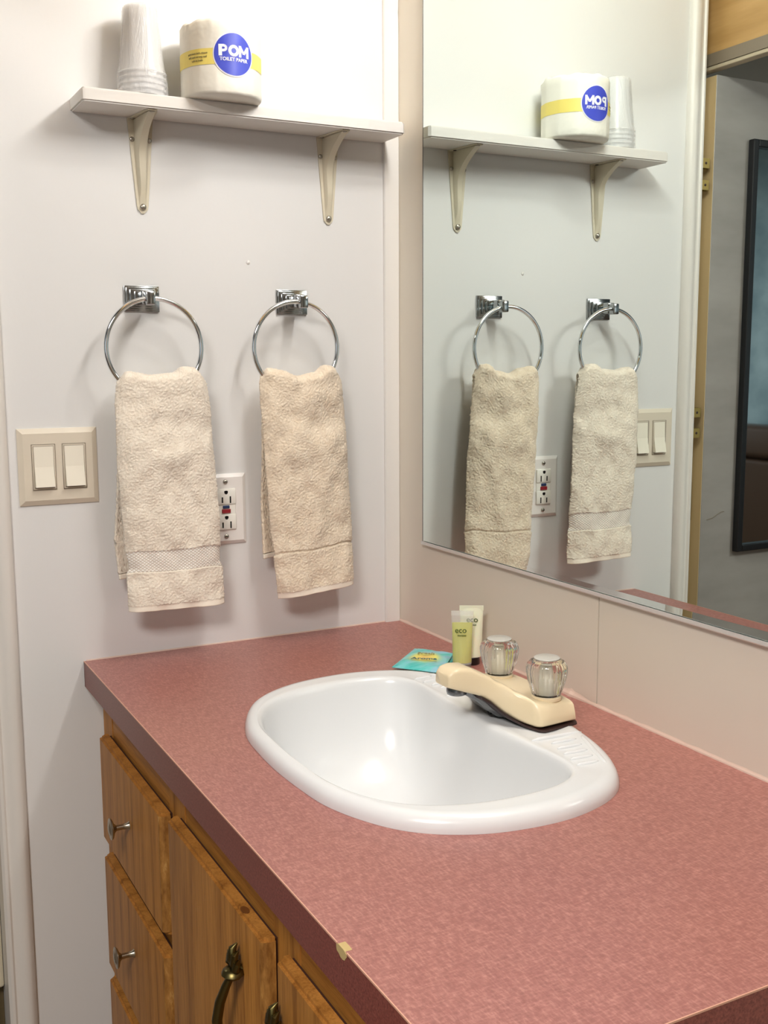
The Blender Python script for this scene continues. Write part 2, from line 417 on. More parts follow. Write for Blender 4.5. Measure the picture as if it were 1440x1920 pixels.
fr = thing('hanging_mirror', 'tall black framed mirror on the grey door, seen in the big wall mirror', 'mirror', (-1.02, -.001, .054))
bm = new()
x0, x1, z0, z1, t = -1.24, -.8195, .054, .8975, .015
for a, b in (((x0, -.016, z0), (x0+t, -.001, z1)), ((x1-t, -.016, z0), (x1, -.001, z1)), ((x0+t, -.016, z0), (x1-t, -.001, z0+t)), ((x0+t, -.016, z1-t), (x1-t, -.001, z1))):
    box(bm, a, b, .002)
recalc(bm); obj('frame', bm, M_black, fr)
bm = new(); box(bm, (x0+t, -.006, z0+t), (x1-t, -.003, z1-t)); recalc(bm); obj('mirror_glass', bm, M_mirror2, fr)

# padded headboard and bed base in the room behind, seen only twice reflected
hb = thing('headboard', 'brown leather headboard in the room beyond, reflected in the framed door mirror', 'headboard', (-2.83, -1.4, FZ))
bm = new(); box(bm, (-2.895, -2.4, FZ), (-2.78, -.4, .02), .02, 3); recalc(bm); obj('leg_panel', bm, M_leather, hb)
bm = new(); box(bm, (-2.89, -2.4, .025), (-2.76, -.4, .17), .03, 4); recalc(bm); obj('upper_cushion', bm, M_leather, hb, 40)

# ------------------------------------------------------------------ wall mirror and light bar above it
wm = thing('wall_mirror', 'large frameless wall mirror in thin metal channel above the vanity counter', 'mirror', (0, -.64, .150))
MB, MT, MY0, MY1 = .1575, 1.09, -.098, -1.25
bm = new(); box(bm, (-.0066, MY1, MB), (-.0012, MY0, MT)); recalc(bm); obj('mirror_glass', bm, M_mirror, wm)
bm = new()   # slightly bowed bottom strip of the mirror that reflects a little higher
top = [(-.17, .1590), (-.30, .1618), (-.475, .1655), (-.64, .1668), (-.76, .1672), (-.84, .1685), (-1.0, .171), (-1.24, .174)]
A = []; B = []
for y, z in top:
    A.append(bm.verts.new((-.00665, y, z))); k = (z-.1576); B.append(bm.verts.new((-.00665-.030*k, y, .1576)))
for i in range(len(top)-1): bm.faces.new((A[i], A[i+1], B[i+1], B[i]))
obj('lower_strip', bm, M_mirror, wm)
bm = new()
prism(bm, [(-.0, .1520), (-.0085, .1520), (-.0098, .1535), (-.0098, .1580), (-.0088, .1580), (-.0088, .1560), (0, .1560)], 1, MY0+.002, MY1)
bm2 = None
recalc(bm); obj('metal_channel', bm, M_channel, wm)
bm = new(); box(bm, (-.0068, MY0, MB), (-.0005, MY0+.0018, MT)); recalc(bm); obj('dark_side_edge', bm, M_chromedark, wm)

vl = thing('vanity_light', 'chrome bar of round bulbs above the mirror, out of the picture', 'light fixture', (0, -.72, 1.14))
bm = new(); box(bm, (-.03, -1.10, 1.15), (-.0, -.36, 1.26), .006); recalc(bm); obj('bar', bm, M_chrome, vl)
for yb in (-.47, -.635, -.80, -.965):
    bm = new(); lathe(bm, [(.02, 0), (.018, -.028)], (-.03, yb, 1.205), 16, 'x'); recalc(bm); sk = obj('socket', bm, M_outlet, vl)
    bm = new(); bmesh.ops.create_icosphere(bm, subdivisions=3, radius=.040, matrix=Matrix.Translation((-.094, yb, 1.205))); obj('bulb', bm, M_bulb, vl, True)

# ------------------------------------------------------------------ sink outline functions
YC = -.557; XC = -.29
def catmull(pts, x):
    pass
half_out = [(-.4625, 0), (-.4600, .06), (-.4535, .116), (-.4355, .167), (-.4096, .2085), (-.3725, .2380), (-.3226, .2575), (-.2561, .2636), (-.2000, .2520), (-.1600, .2300), (-.1330, .1950), (-.1130, .1480), (-.0990, .0900), (-.0920, .04), (-.0900, 0)]
half_in = [(-.4410, 0), (-.4395, .06), (-.4320, .110), (-.4135, .155), (-.3800, .190), (-.3300, .2110), (-.2750, .2170), (-.2350, .2130), (-.2050, .2000), (-.1900, .1800), (-.1860, .150), (-.1890, .110), (-.1930, .06), (-.1950, .03), (-.1955, 0)]
def polar(half):
    full = [(x, y) for x, y in half] + [(x, -y) for x, y in half[-2:0:-1]]
    n = len(full); dense = []
    for i in range(n):
        p0, p1, p2, p3 = full[i-1], full[i], full[(i+1) % n], full[(i+2) % n]
        for k in range(12):
            t = k/12
            q = [.5*((2*p1[j])+(-p0[j]+p2[j])*t+(2*p0[j]-5*p1[j]+4*p2[j]-p3[j])*t*t+(-p0[j]+3*p1[j]-3*p2[j]+p3[j])*t**3) for j in (0, 1)]
            dense.append((math.atan2(q[1], q[0]-XC), math.hypot(q[0]-XC, q[1])))
    dense.sort()
    def r(th):
        th = (th+PI) % (2*PI)-PI
        for (a, ra), (b, rb) in zip(dense[:-1], dense[1:]):
            if a <= th <= b: return lerp(ra, rb, (th-a)/max(b-a, 1e-9))
        a, ra = dense[-1]; b, rb = dense[0]
        return lerp(ra, rb, .5)
    return r
RO, RI = polar(half_out), polar(half_in)
NT = 192
TH = [2*PI*(i+.5)/NT-PI for i in range(NT)]
ro = [RO(t) for t in TH]; ri = [RI(t) for t in TH]
def ringpts(rs, zs): return [(XC+r*math.cos(t), YC+r*math.sin(t), z) for t, r, z in zip(TH, rs, zs)]

# ------------------------------------------------------------------ countertop with sink cut-out
D, L = .5557, 1.1224
ct = thing('countertop', 'dusty red fleck laminate countertop along the mirror wall', 'countertop', (-.28, -.56, -.04))
bm = new()
rect = []
for i in range(40): rect.append((-D, -L*i/40))
for i in range(20): rect.append((-D+D*i/20, -L))
for i in range(40): rect.append((0, -L+L*i/40))
for i in range(20): rect.append((-D*i/20, 0))
hole = [(XC+(r-.014)*math.cos(t), YC+(r-.014)*math.sin(t)) for t, r in zip(TH, ro)]
def loopedges(pts, z):
    vs = [bm.verts.new((x, y, z)) for x, y in pts]
    return vs, [bm.edges.new((vs[i], vs[(i+1) % len(vs)])) for i in range(len(vs))]
vo, eo = loopedges(rect, 0); vh, eh = loopedges(hole, 0)
res = bmesh.ops.triangle_fill(bm, edges=eo+eh, use_beauty=True)
top_faces = [g for g in res['geom'] if isinstance(g, bmesh.types.BMFace)]
ex = bmesh.ops.extrude_face_region(bm, geom=top_faces)
bmesh.ops.translate(bm, verts=[g for g in ex['geom'] if isinstance(g, bmesh.types.BMVert)], vec=(0, 0, -.040))
recalc(bm); obj('laminate_slab', bm, M_lam, ct)
bm = new(); box(bm, (-D-.0003, -L-.0003, -.0402), (-D+.001, -.0001, -.0012)); box(bm, (-D, -L-.0003, -.0402), (-.001, -L+.001, -.0012)); recalc(bm); obj('front_band', bm, M_lip, ct)
# worn light seam along the front and end edges, with the chip
bm = new()
for y0, y1 in ((-.004, -.918), (-.936, -L)):
    box(bm, (-D-.0004, y1, -.0012), (-D+.0006, y0, .00035))
box(bm, (-D, -L-.0004, -.0012), (-.001, -L+.0006, .00035)); box(bm, (-D-.0003, -.0, -.040), (-D+.0006, -.0025, .0003))
recalc(bm); obj('edge_seam', bm, M_lamedge, ct)
bm = new(); pts = []
for k in range(14):
    a = 2*PI*k/14; q = 1+.35*noise.noise(Vector((k*1.7, 2, 0))); pts.append((-.927+.0095*q*math.cos(a), -.0035+.0055*q*math.sin(a)))
prism(bm, [(y, min(z, .0006)) for y, z in pts], 0, -D-.0006, -D+.006); recalc(bm); obj('edge_chip', bm, M_chip, ct)

# ------------------------------------------------------------------ sink
sk = thing('bathroom_sink', 'white oval drop-in porcelain sink set in the red countertop', 'sink', (XC, YC, 0))
bm = new(); rings = []
for dd, z in ((0, 0), (.0001, .004), (.0015, .009), (.0045, .0135), (.009, .0165), (.0145, .0175)):
    rings.append(ringpts([r-dd for r in ro], [z]*NT))
o6 = [r-.0145 for r in ro]; i6 = [r+.008 for r in ri]
i6 = [min(a, b-.0005) for a, b in zip(i6, o6)]
for k in range(1, 7):
    f = k/7
    zz = []
    for a, b in zip(o6, i6):
        wd = a-b; zz.append(.0175-.0022*smoothstep(.02, .05, wd)*smoothstep(0, .25, f)*(1-smoothstep(.85, 1, f)))
    rings.append(ringpts([lerp(a, b, f) for a, b in zip(o6, i6)], zz))
rings.append(ringpts(i6, [.0172]*NT))
for dd, z in ((.0045, .0158), (.002, .0128), (0, .0080), (-.0012, .001)):
    rings.append(ringpts([r+dd for r in ri], [z]*NT))
DX, DY = -.315, YC
for f, z in ((.965, -.02), (.93, -.045), (.88, -.070), (.80, -.095), (.68, -.114), (.52, -.126), (.36, -.132), (.20, -.1355), (.13, -.137)):
    ring = []
    for t, r in zip(TH, ri):
        x = XC+r*math.cos(t); y = YC+r*math.sin(t)
        rx = DX+.16*math.cos(t)*1.0; ry = DY+.20*math.sin(t)
        k = smoothstep(.9, .3, f)
        xx = DX+(x-DX)*f; yy = DY+(y-DY)*f
        ex_, ey_ = DX+(rx-DX)*f, DY+(ry-DY)*f
        ring.append((lerp(xx, ex_, k*.5), lerp(yy, ey_, k*.5), z))
    rings.append(ring)
loft(bm, rings, False, True)
# soap ledges with ridges, both sides of the faucet deck
def capsule(bm, a, b, r, z):
    a = Vector((*a, z)); b = Vector((*b, z)); n = 8
    pts = [a+(b-a)*i/n for i in range(n+1)]
    tube(bm, pts, lambda t: r*math.sqrt(max(.05, 1-(2*t-1)**8)), 10)
recalc(bm)
for sgn in (-1, 1):
    for i in range(5):
        dy = .1145+i*.0170
        capsule(bm, (-.163-.004*i, YC+sgn*dy), (-.128-.0055*i, YC+sgn*(dy+.002)), .0023, .0160)
    dy = .098
    capsule(bm, (-.178, YC+sgn*(dy-.002)), (-.108, YC+sgn*(dy+.002)), .0030, .0160)
    capsule(bm, (-.116, YC+sgn*.108), (-.150, YC+sgn*.199), .0030, .0160)
obj('basin', bm, M_porc, sk, True)
bm = new(); lathe(bm, [(.021, -.1372), (.020, -.1335), (.015, -.1345), (.003, -.136)], (DX, DY, 0), 28); recalc(bm); obj('drain_flange', bm, M_chrome, sk, True)

# ------------------------------------------------------------------ faucet
fc_ = thing('faucet', 'almond plastic centerset faucet with two clear knobs on the sink rim', 'faucet', (-.125, YC, .0165))
def section(x, hw, zb, zt, tap=.90, n=28, ex=.32):
    pts = []
    for i in range(n):
        t = 2*PI*i/n; c, s = math.cos(t), math.sin(t)
        yy = hw*math.copysign(abs(c)**ex, c); zz = math.copysign(abs(s)**ex, s)
        k = lerp(1, tap, (zz+1)/2)
        pts.append((x, YC+yy*k, lerp(zb, zt, (zz+1)/2)))
    return pts
HW = [(-.094, .070), (-.097, .077), (-.148, .0815), (-.152, .079), (-.160, .060), (-.170, .046), (-.182, .034), (-.196, .026), (-.212, .0215), (-.232, .0195), (-.240, .0180), (-.2435, .015)]
ZT = [(-.094, .040), (-.097, .0450), (-.110, .0475), (-.148, .0500), (-.160, .0575), (-.176, .068), (-.196, .080), (-.214, .0885), (-.228, .0900), (-.238, .0875), (-.2435, .082)]
ZB = [(-.094, .0185), (-.152, .0185), (-.162, .0205), (-.176, .031), (-.190, .045), (-.202, .0525), (-.215, .0565), (-.230, .0620), (-.2435, .067)]
xs = [-.0935, -.0945, -.097, -.102] + [-.102-.0115*i for i in range(1, 5)] + [-.150, -.153, -.156, -.160, -.165, -.170, -.176, -.182, -.189, -.196, -.204, -.212, -.220, -.227, -.233, -.238, -.2415, -.2435]
bm = new(); loft(bm, [section(x, pw(-x, [(-a, b) for a, b in HW]), pl(-x, [(-a, b) for a, b in ZB]), pw(-x, [(-a, b) for a, b in ZT])) for x in xs])
recalc(bm); obj('spout_body', bm, M_almond, fc_, 50)
bm = new()
gx = [-.0925, -.096] + [-.102-.0115*i for i in range(0, 5)] + [-.151, -.154, -.160, -.170, -.180, -.190, -.202]
def zb(x): return pl(-x, [(-a, b) for a, b in ZB])
loft(bm, [section(x, pw(-x, [(-a, b) for a, b in HW])+.0012, max(.0155, zb(x)-.0035) if x > -.153 else zb(x)-.0035, zb(x)+.0006, 1.0) for x in gx])
recalc(bm); obj('base_gasket', bm, M_gasket, fc_, 50)
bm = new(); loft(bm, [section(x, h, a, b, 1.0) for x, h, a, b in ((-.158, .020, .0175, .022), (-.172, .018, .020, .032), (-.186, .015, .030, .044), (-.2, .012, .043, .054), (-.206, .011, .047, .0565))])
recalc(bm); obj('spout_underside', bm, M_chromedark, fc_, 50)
bm = new(); lathe(bm, [(.0125, .064), (.0130, .057), (.0122, .0535), (.0100, .0525), (.008, .0535)], (-.222, YC, 0), 28); recalc(bm); obj('aerator', bm, M_chromedark, fc_, True)
bm = new(); tube(bm, [(-.176+.0045*math.cos(a), YC-.004+.002*math.sin(a), .0285+.0070*math.sin(a)) for a in [2*PI*i/20 for i in range(20)]], .0011, 8, True); recalc(bm)
tube(bm, [(-.196, YC-.006, .046), (-.180, YC-.007, .036)], .0012, 8); obj('chain_hook', bm, M_slot, fc_, True)
for yk in (-.503, -.607):
    c = (-.1235, yk, .0)
    bm = new(); lathe(bm, [(.0185, .0465), (.0185, .0500), (.0165, .0512)], c, 32); recalc(bm); obj('knob_collar', bm, M_almond, fc_, 40)
    def fl(t, h):
        a = 1-.050*abs(math.sin(9*t))**.7*smoothstep(.0, .004, h)*(1-smoothstep(.040, .050, h))
        return a
    bm = new()
    lathe(bm, [(.0165, 0), (.0180, .001), (.0205, .008), (.0238, .018), (.0258, .028), (.0262, .034), (.0250, .039), (.0218, .0425), (.0170, .0440), (.0165, .0455), (.0001, .0455)], (c[0], c[1], .0512), 112, 'z', fl)
    recalc(bm); kn = obj('knob', bm, M_crystal, fc_, 30)
    bm = new(); lathe(bm, [(.0085, .002), (.0085, .020), (.0060, .024), (.0060, .034)], (c[0], c[1], .0512), 20, 'z', lambda t, h: 1-.08*abs(math.sin(8*t))); recalc(bm); obj('knob_stem', bm, M_knobcore, kn, 30)
    bm = new(); lathe(bm, [(.0158, .0458), (.0160, .0468), (.0150, .0476), (.0001, .0478)], (c[0], c[1], .0512), 32); recalc(bm); obj('knob_cap', bm, M_crystaltop, kn, 40)

# ------------------------------------------------------------------ vanity cabinet
X0 = -.53   # face-frame front
vc = thing('vanity_cabinet', 'oak vanity cabinet with drawers and doors under the red countertop', 'cabinet', (-.27, -.55, FZ))
bm = new()
box(bm, (X0+.02, -1.105, FZ), (-.01, -1.085, -.041)); box(bm, (X0+.02, -.022, FZ), (-.01, -.004, -.041)); box(bm, (X0+.02, -1.105, FZ+.08), (-.01, -.004, FZ+.10)); box(bm, (-.015, -1.1, FZ), (-.005, -.01, -.041))
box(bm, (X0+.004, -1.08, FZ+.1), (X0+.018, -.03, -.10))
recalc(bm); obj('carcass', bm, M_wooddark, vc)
bm = new()
for y0, y1 in ((-.058, -.003), (-.425, -.360), (-.780, -.715), (-1.108, -1.055)):
    b_ = new(); box(b_, (X0, y0, FZ), (X0+.02, y1, -.0402)); recalc(b_); obj('stile', b_, M_woodv, vc)
bm.free()
for y0, y1, z0, z1 in [(a, b, c, d_) for a, b in ((-.360, -.058), (-.715, -.425), (-1.055, -.780)) for c, d_ in ((-.125, -.0402), (FZ, FZ+.12))] + [(-.360, -.058, -.305, -.262), (-.360, -.058, -.489, -.462)]:
    bm = new(); box(bm, (X0+.0012, y0, z0), (X0+.019, y1, z1)); recalc(bm); obj('rail', bm, M_woodh, vc)

def front(name, y0, y1, z0, z1, rnd):
    """slab front, 18 mm thick, with rounded outer edges"""
    bm = new(); th = .018
    prof = []
    n = 6; R = .009
    pts = [(X0-.0008, y0), (X0-.0008, y1)]
    poly = [(X0-.0040, y0)]
    for k in range(n+1):
        a = PI/2*k/n; poly.append((X0-th+R-R*math.sin(a), y0+R*.7-R*.7*math.cos(a)))
    for k in range(n+1):
        a = PI/2*(1-k/n); poly.append((X0-th+R-R*math.sin(a), y1-R*.7+R*.7*math.cos(a)))
    poly.append((X0-.0040, y1))
    prism(bm, poly, 2, z0, z1)
    es = [e for e in bm.edges if abs(e.verts[0].co.z-e.verts[1].co.z) < 1e-6 and max(e.verts[0].co.x, e.verts[1].co.x) < X0-.010]
    bmesh.ops.bevel(bm, geom=es, offset=.0035, segments=2, affect='EDGES')
    recalc(bm); fo = obj(name, bm, M_woodv, vc, 30)
    bm = new(); box(bm, (X0-.0036, y0+.003, z0+.003), (X0-.0001, y1-.003, z1-.0028)); recalc(bm); obj('gap_shade_backing', bm, M_wooddark, fo)  # added dark slab; shade of the gap behind the front put into its colour
    return fo
def edgestrip(par, y, z0, z1):
    bm = new(); R = .009; poly = []
    n = 8
    for k in range(n+1):
        a = PI/2*k/n; poly.append((X0-.018+R-(R+.0004)*math.sin(a), y+(R*.7)-(R*.7+.0004)*math.cos(a)))
    poly.insert(0, (X0-.0035, y-.0004)); poly += [(X0-.016, y+.006), (X0-.0035, y+.004)]
    prism(bm, poly, 2, z0+.004, z1-.004); recalc(bm); obj('worn_edge', bm, M_woodedge, par, 30)
def roundknob(par, y, z):
    bm = new(); lathe(bm, [(.0060, 0), (.0045, -.003), (.0038, -.010), (.0040, -.018), (.0070, -.021), (.0135, -.0235), (.0150, -.0250), (.0150, -.0262), (.0110, -.0275), (.0095, -.0270), (.0060, -.0285), (.0001, -.0290)], (X0-.018, y, z), 28, 'x')
    recalc(bm); obj('knob', bm, M_nickel, par, 40)
for z0, z1, zk in ((-.270, -.106, -.184), (-.480, -.298, -.376), (-.700, -.503, -.6)):
    dr = front('drawer', -.375, -.046, z0, z1, 0); edgestrip(dr, -.375, z0, z1); roundknob(dr, -.215, zk)
def handle(par, y, z):
    x = X0-.018
    bm = new()
    # leafy upper rosette
    for k, (dy, dz, ln, rr) in enumerate(((0, .023, .018, .0046), (-.005, .017, .014, .004), (.005, .017, .014, .004), (-.010, .010, .010, .0035), (.010, .010, .010, .0035))):
        tube(bm, [(x-.004, y+dy*.5, z-.004), (x-.010, y+dy, z+dz*.5), (x-.009, y+dy*1.1, z+dz), (x-.004, y+dy*.7, z+dz+ln*.25)], lambda t, rr=rr: rr*math.sin(PI*min(.98, .12+t*.86))+.0006, 8)
    lathe(bm, [(.009, .0), (.0125, .004), (.0105, .008), (.006, .010)], (x-.009, y, z-.008), 10)
    tube(bm, [(x, y, z), (x-.010, y, z-.004)], .005, 8)
    recalc(bm)
    # curved stem
    tube(bm, [(x-.010, y, z-.004), (x-.016, y+.003, z-.018), (x-.021, y+.009, z-.038), (x-.023, y+.014, z-.060), (x-.021, y+.015, z-.082), (x-.014, y+.011, z-.100), (x-.002, y+.004, z-.112)], lambda t: .0035+.0022*math.sin(PI*t), 10)
    lathe(bm, [(.008, 0), (.006, .005), (.0001, .007)], (x-.004, y+.003, z-.118), 10)
    recalc(bm); obj('handle', bm, M_brass, par, 45)
dd = front('door', -.728, -.408, -.690, -.097, 0); edgestrip(dd, -.728, -.690, -.097); handle(dd, -.668, -.156)
bm = new(); box(bm, (X0-.012, -.4068, -.235), (X0-.001, -.4025, -.175), .001, 1); recalc(bm); obj('hinge', bm, M_gasket, dd)
bm = new(); lathe(bm, [(.0075, 0), (.0075, .0006)], (X0-.0115, -.665, -.0972), 14, 'z'); bmesh.ops.scale(bm, verts=bm.verts, vec=(.55, 1.1, 1), space=Matrix.Translation((X0*-1+.0115, .665, .0972))); recalc(bm); obj('wood_knot', bm, M_knot, dd)
dd = front('door', -1.085, -.763, -.690, -.097, 0); edgestrip(dd, -1.085, -.690, -.097); handle(dd, -.777, -.160)

# ------------------------------------------------------------------ shelf
SL, SR, SZ, ST, SD = -.540, -.0287, .8185, .0190, .079
sh = thing('wall_shelf', 'white painted wooden wall shelf on two ivory brackets above the towels', 'shelf', (-.28, 0, SZ))
bm = new()
poly = [(SL, 0), (SL, -SD+.006), (SL+.002, -SD+.002), (SL+.006, -SD), (SR-.004, -SD), (SR, -SD+.004), (SR, 0)]
fs = prism(bm, poly, 2, SZ, SZ+ST)
es = [e for e in bm.edges if abs(e.verts[0].co.z-e.verts[1].co.z) < 1e-6]
bmesh.ops.bevel(bm, geom=es, offset=.0022, segments=2, affect='EDGES')
bmesh.ops.translate(bm, verts=bm.verts, vec=(0, 0, 0)); recalc(bm); obj('board', bm, M_shelf, sh, 30)
def bracket(xc):
    """stamped steel shelf bracket: tapered vertical leg, raised rib that curves out to the arm"""
    bm = new()
    zt, zb_ = SZ-.0005, SZ-.138
    n = 24; rings = []
    for i in range(n+1):
        t = i/n; z = lerp(zt, zb_, t); w = lerp(.0195, .0078, t)
        if t > .93: w *= math.sqrt(max(.05, 1-((t-.93)/.072)**2))
        rings.append([(xc-w, -.0002, z), (xc-w, -.0022, z), (xc-w*.42, -.0024, z), (xc+w*.42, -.0024, z), (xc+w, -.0022, z), (xc+w, -.0002, z)])
    loft(bm, rings)
    # arm under the shelf
    rings = []
    for i in range(13):
        t = i/12; y = lerp(-.001, -.072, t); w = lerp(.0185, .0080, t)
        if t > .9: w *= .8
        rings.append([(xc-w, y, SZ-.0003), (xc-w, y, SZ-.0022), (xc+w, y, SZ-.0022), (xc+w, y, SZ-.0003)])
    loft(bm, rings)
    # rib (hollow gusset)
    rings = []
    m = 22
    for i in range(m+1):
        t = i/m; a = t
        z = lerp(SZ-.132, SZ-.003, a); out = .0030+.006*smoothstep(0, .35, a)+.058*max(0, (a-.55)/.45)**2.4
        w = lerp(.0048, .0085, smoothstep(0, .7, a))
        rings.append([(xc-w-.0015, -.0015, z), (xc-w, -out*.55-.001, z), (xc-w*.6, -out-.0006, z), (xc+w*.6, -out-.0006, z), (xc+w, -out*.55-.001, z), (xc+w+.0015, -.0015, z)])
    loft(bm, rings)
    recalc(bm); b = obj('bracket', bm, M_bracket, sh, 40)
    for cx, cy, cz, r, ax in ((0, -.0036, SZ-.1285, .0046, '-y'), (-.0132, -.0022, SZ-.031, .0036, '-y'), (.0130, -.0022, SZ-.031, .0036, '-y'), (-.0135, -.010, SZ-.0018, .0034, '-z'), (0, -.066, SZ-.002, .0036, '-z')):
        bm = new(); phillips(bm, (xc+cx, cy, cz), r, ax); recalc(bm)
        obj('screw', bm, M_screw, b, True)
    for dx, dy in ((.0125, -.0125),):
        bm = new(); lathe(bm, [(.0030, 0), (.0030, -.0006)], (xc+dx, dy, SZ-.0021), 12, 'z'); recalc(bm); obj('screw_hole', bm, M_slot, b)
bracket(-.4385); bracket(-.1307)

# ------------------------------------------------------------------ toilet roll
RX, RY, RR, RZ0, RH = -.332, -.0665, .0590, SZ+ST+.0003, .104
tr = thing('toilet_roll', 'paper-wrapped toilet roll with blue round logo standing on the shelf', 'toilet roll', (RX, RY, RZ0))
def rollr(t, z):
    k = noise.noise(Vector((math.cos(t)*1.6, math.sin(t)*1.6, z*14)))
    f = abs(noise.noise(Vector((math.cos(t)*2.4+9, math.sin(t)*2.4, z*5+3)))); c8 = 1-abs(math.sin(3.5*t+1.2))
    return RR*(1.004+.016*k-.028*f+.030*c8*smoothstep(.066, .100, z)*(.5+.5*math.sin(2*t)))
bm = new(); NN = 144; rings = []
zl = [0, .002, .005] + [.005+.0093*i for i in range(1, 11)] + [.1015, .104]
for j, z in enumerate(zl):
    e = {0: .93, 1: .985, len(zl)-1: .90, len(zl)-2: .965}.get(j, 1)
    rings.append([(RX+rollr(2*PI*i/NN, z)*e*math.cos(2*PI*i/NN), RY+rollr(2*PI*i/NN, z)*e*math.sin(2*PI*i/NN), RZ0+z+(.0060*noise.noise(Vector((i*.12, 1, 0))) if j >= len(zl)-2 else 0)) for i in range(NN)])
for rr_, zz in ((.6, .1015), (.36, .1005), (.33, .085)):
    rings.append([(RX+RR*rr_*math.cos(2*PI*i/NN), RY+RR*rr_*math.sin(2*PI*i/NN), RZ0+zz) for i in range(NN)])
loft(bm, rings); recalc(bm); obj('paper_wrapper', bm, M_paper, tr, 60)
def oncyl(bm, ang, zc, off):
    for v in bm.verts:
        t = ang+v.co.x/RR; z = zc+v.co.y; e = v.co.z
        r = rollr(t, z)+off+e; v.co = Vector((RX+r*math.cos(t), RY+r*math.sin(t), RZ0+z))
def grid(bm, w, h, nx, ny, shape=None):
    vs = {}
    for i in range(nx+1):
        for j in range(ny+1):
            x, y = w*(i/nx-.5), h*(j/ny-.5)
            vs[i, j] = bm.verts.new((x, y, 0))
    for i in range(nx):
        for j in range(ny): bm.faces.new((vs[i, j], vs[i+1, j], vs[i+1, j+1], vs[i, j+1]))
    return vs
def disc(bm, R, z=0, nr=10, nt=64):
    c = bm.verts.new((0, 0, z)); prev = None
    for k in range(1, nr+1):
        ring = [bm.verts.new((R*k/nr*math.cos(2*PI*i/nt), R*k/nr*math.sin(2*PI*i/nt), z)) for i in range(nt)]
        for i in range(nt):
            if prev is None: bm.faces.new((c, ring[i], ring[(i+1) % nt]))
            else: bm.faces.new((prev[i], ring[i], ring[(i+1) % nt], prev[(i+1) % nt]))
        prev = ring
A0 = math.radians(-91)     # direction the logo faces
bm = new(); grid(bm, RR*2*PI*.985, .022, 160, 4); oncyl(bm, math.radians(-90), .0510, .0004); obj('yellow_stripe', bm, M_yellow, tr, True)
bm = new(); disc(bm, .0305); oncyl(bm, A0, .0545, .0007); lg = obj('logo_ring', bm, M_whitep, tr, True)
bm = new(); disc(bm, .0288); oncyl(bm, A0, .0545, .0010); obj('logo_disc', bm, M_bluep, tr, True)
def letter(body, size, bold, ang, z, m, name, off=.0013, sx=1.0):
    bm = text_bm(body, size, bold)
    bmesh.ops.triangulate(bm, faces=bm.faces)
    bmesh.ops.subdivide_edges(bm, edges=[e for e in bm.edges if e.calc_length() > .003], cuts=2, use_grid_fill=True)
    for v in bm.verts: v.co.x *= sx
    oncyl(bm, ang, z, off); return obj(name, bm, m, tr, None if False else True)
bm = new()
def strk(bm, pts, w):
    for (x0, y0), (x1, y1) in zip(pts[:-1], pts[1:]):
        n = 5; dx, dy = x1-x0, y1-y0; l = math.hypot(dx, dy); nx_, ny_ = -dy/l*w/2, dx/l*w/2
        prev = None
        for k in range(n+1):
            x, y = x0+dx*k/n, y0+dy*k/n; a = bm.verts.new((x+nx_, y+ny_, 0)); b = bm.verts.new((x-nx_, y-ny_, 0))
            if prev: bm.faces.new((prev[0], a, b, prev[1]))
            prev = (a, b)
H_ = .0078
strk(bm, [(-.0198, -H_), (-.0198, H_)], .0048)
strk(bm, [(-.0198, H_-.0018)] + [(-.0152+.0036*math.sin(a), .0029+.0033*math.cos(a)) for a in [PI*i/12 for i in range(13)]] + [(-.0198, -.0004)], .0036)
strk(bm, [(-.0008+.0058*math.cos(a), .0058*math.sin(a)) for a in [2*PI*i/28 for i in range(29)]], .0044)
for sg in (1, -1): strk(bm, [(.0150+sg*.0062, -H_), (.0150+sg*.0062, H_)], .0040)
for sg in (1, -1): strk(bm, [(.0150+sg*.0062, H_-.0012), (.0150, -H_*.35)], .0036)
for f in bm.faces: f.normal_update()
oncyl(bm, A0, .0593, .0014); obj('logo_lettering', bm, M_whitep, tr, True)
letter('TOILET PAPER', .0066, .00015, A0, .0473, M_whitep, 'small_lettering', sx=1.0)
for q, s in enumerate(('1000 sheets per roll', '2-ply bath tissue', 'soft & strong')):
    pass
for q in range(3):
    letter(('premium bath tissue', 'soft and strong roll', 'soft & fresh')[q], .0040, 0, A0-math.radians(53), .0560-.0050*q, M_greyp, 'small_lettering', .0008)
bm = new()
for q in range(2): pass
bm.free()

# ------------------------------------------------------------------ cup stack (upside-down)
KX, KY, KZ = -.4440, -.0420, SZ+ST
ords = ['bottom', 'second from bottom', 'third from bottom', 'fourth from bottom', 'topmost']
CH = .092
def cup(k):
    z0 = KZ+.0003+k*.0078
    t = thing('plastic_cup', ('clear plastic cup, %s of the upside-down wrapped stack on the shelf' % ords[k]), 'cup', (KX, KY, z0), 'clear cups stacked upside down on the shelf')
    bm = new()
    pr = [(.0335, .0), (.0345, .0012), (.0345, .0028), (.0322, .0042), (.0312, .010), (.0245, CH*.93), (.0238, CH*.985), (.0225, CH), (.0001, CH-.001)]
    inner = [(.0001, CH-.0022), (.0215, CH-.0014), (.0300, .010), (.0318, .0)]
    lathe(bm, pr+inner, (KX, KY, z0), 48, 'z', cap0=False, cap1=False); recalc(bm)
    obj('cup_body', bm, M_cup, t, 50)
    bm = new(); tube(bm, [(KX+.0340*math.cos(a), KY+.0340*math.sin(a), z0+.0018) for a in [2*PI*i/48 for i in range(48)]], .0014, 8, True); recalc(bm); obj('rim', bm, M_cup, t, True)
for k in range(5): cup(k)
bm = new(); rings = []
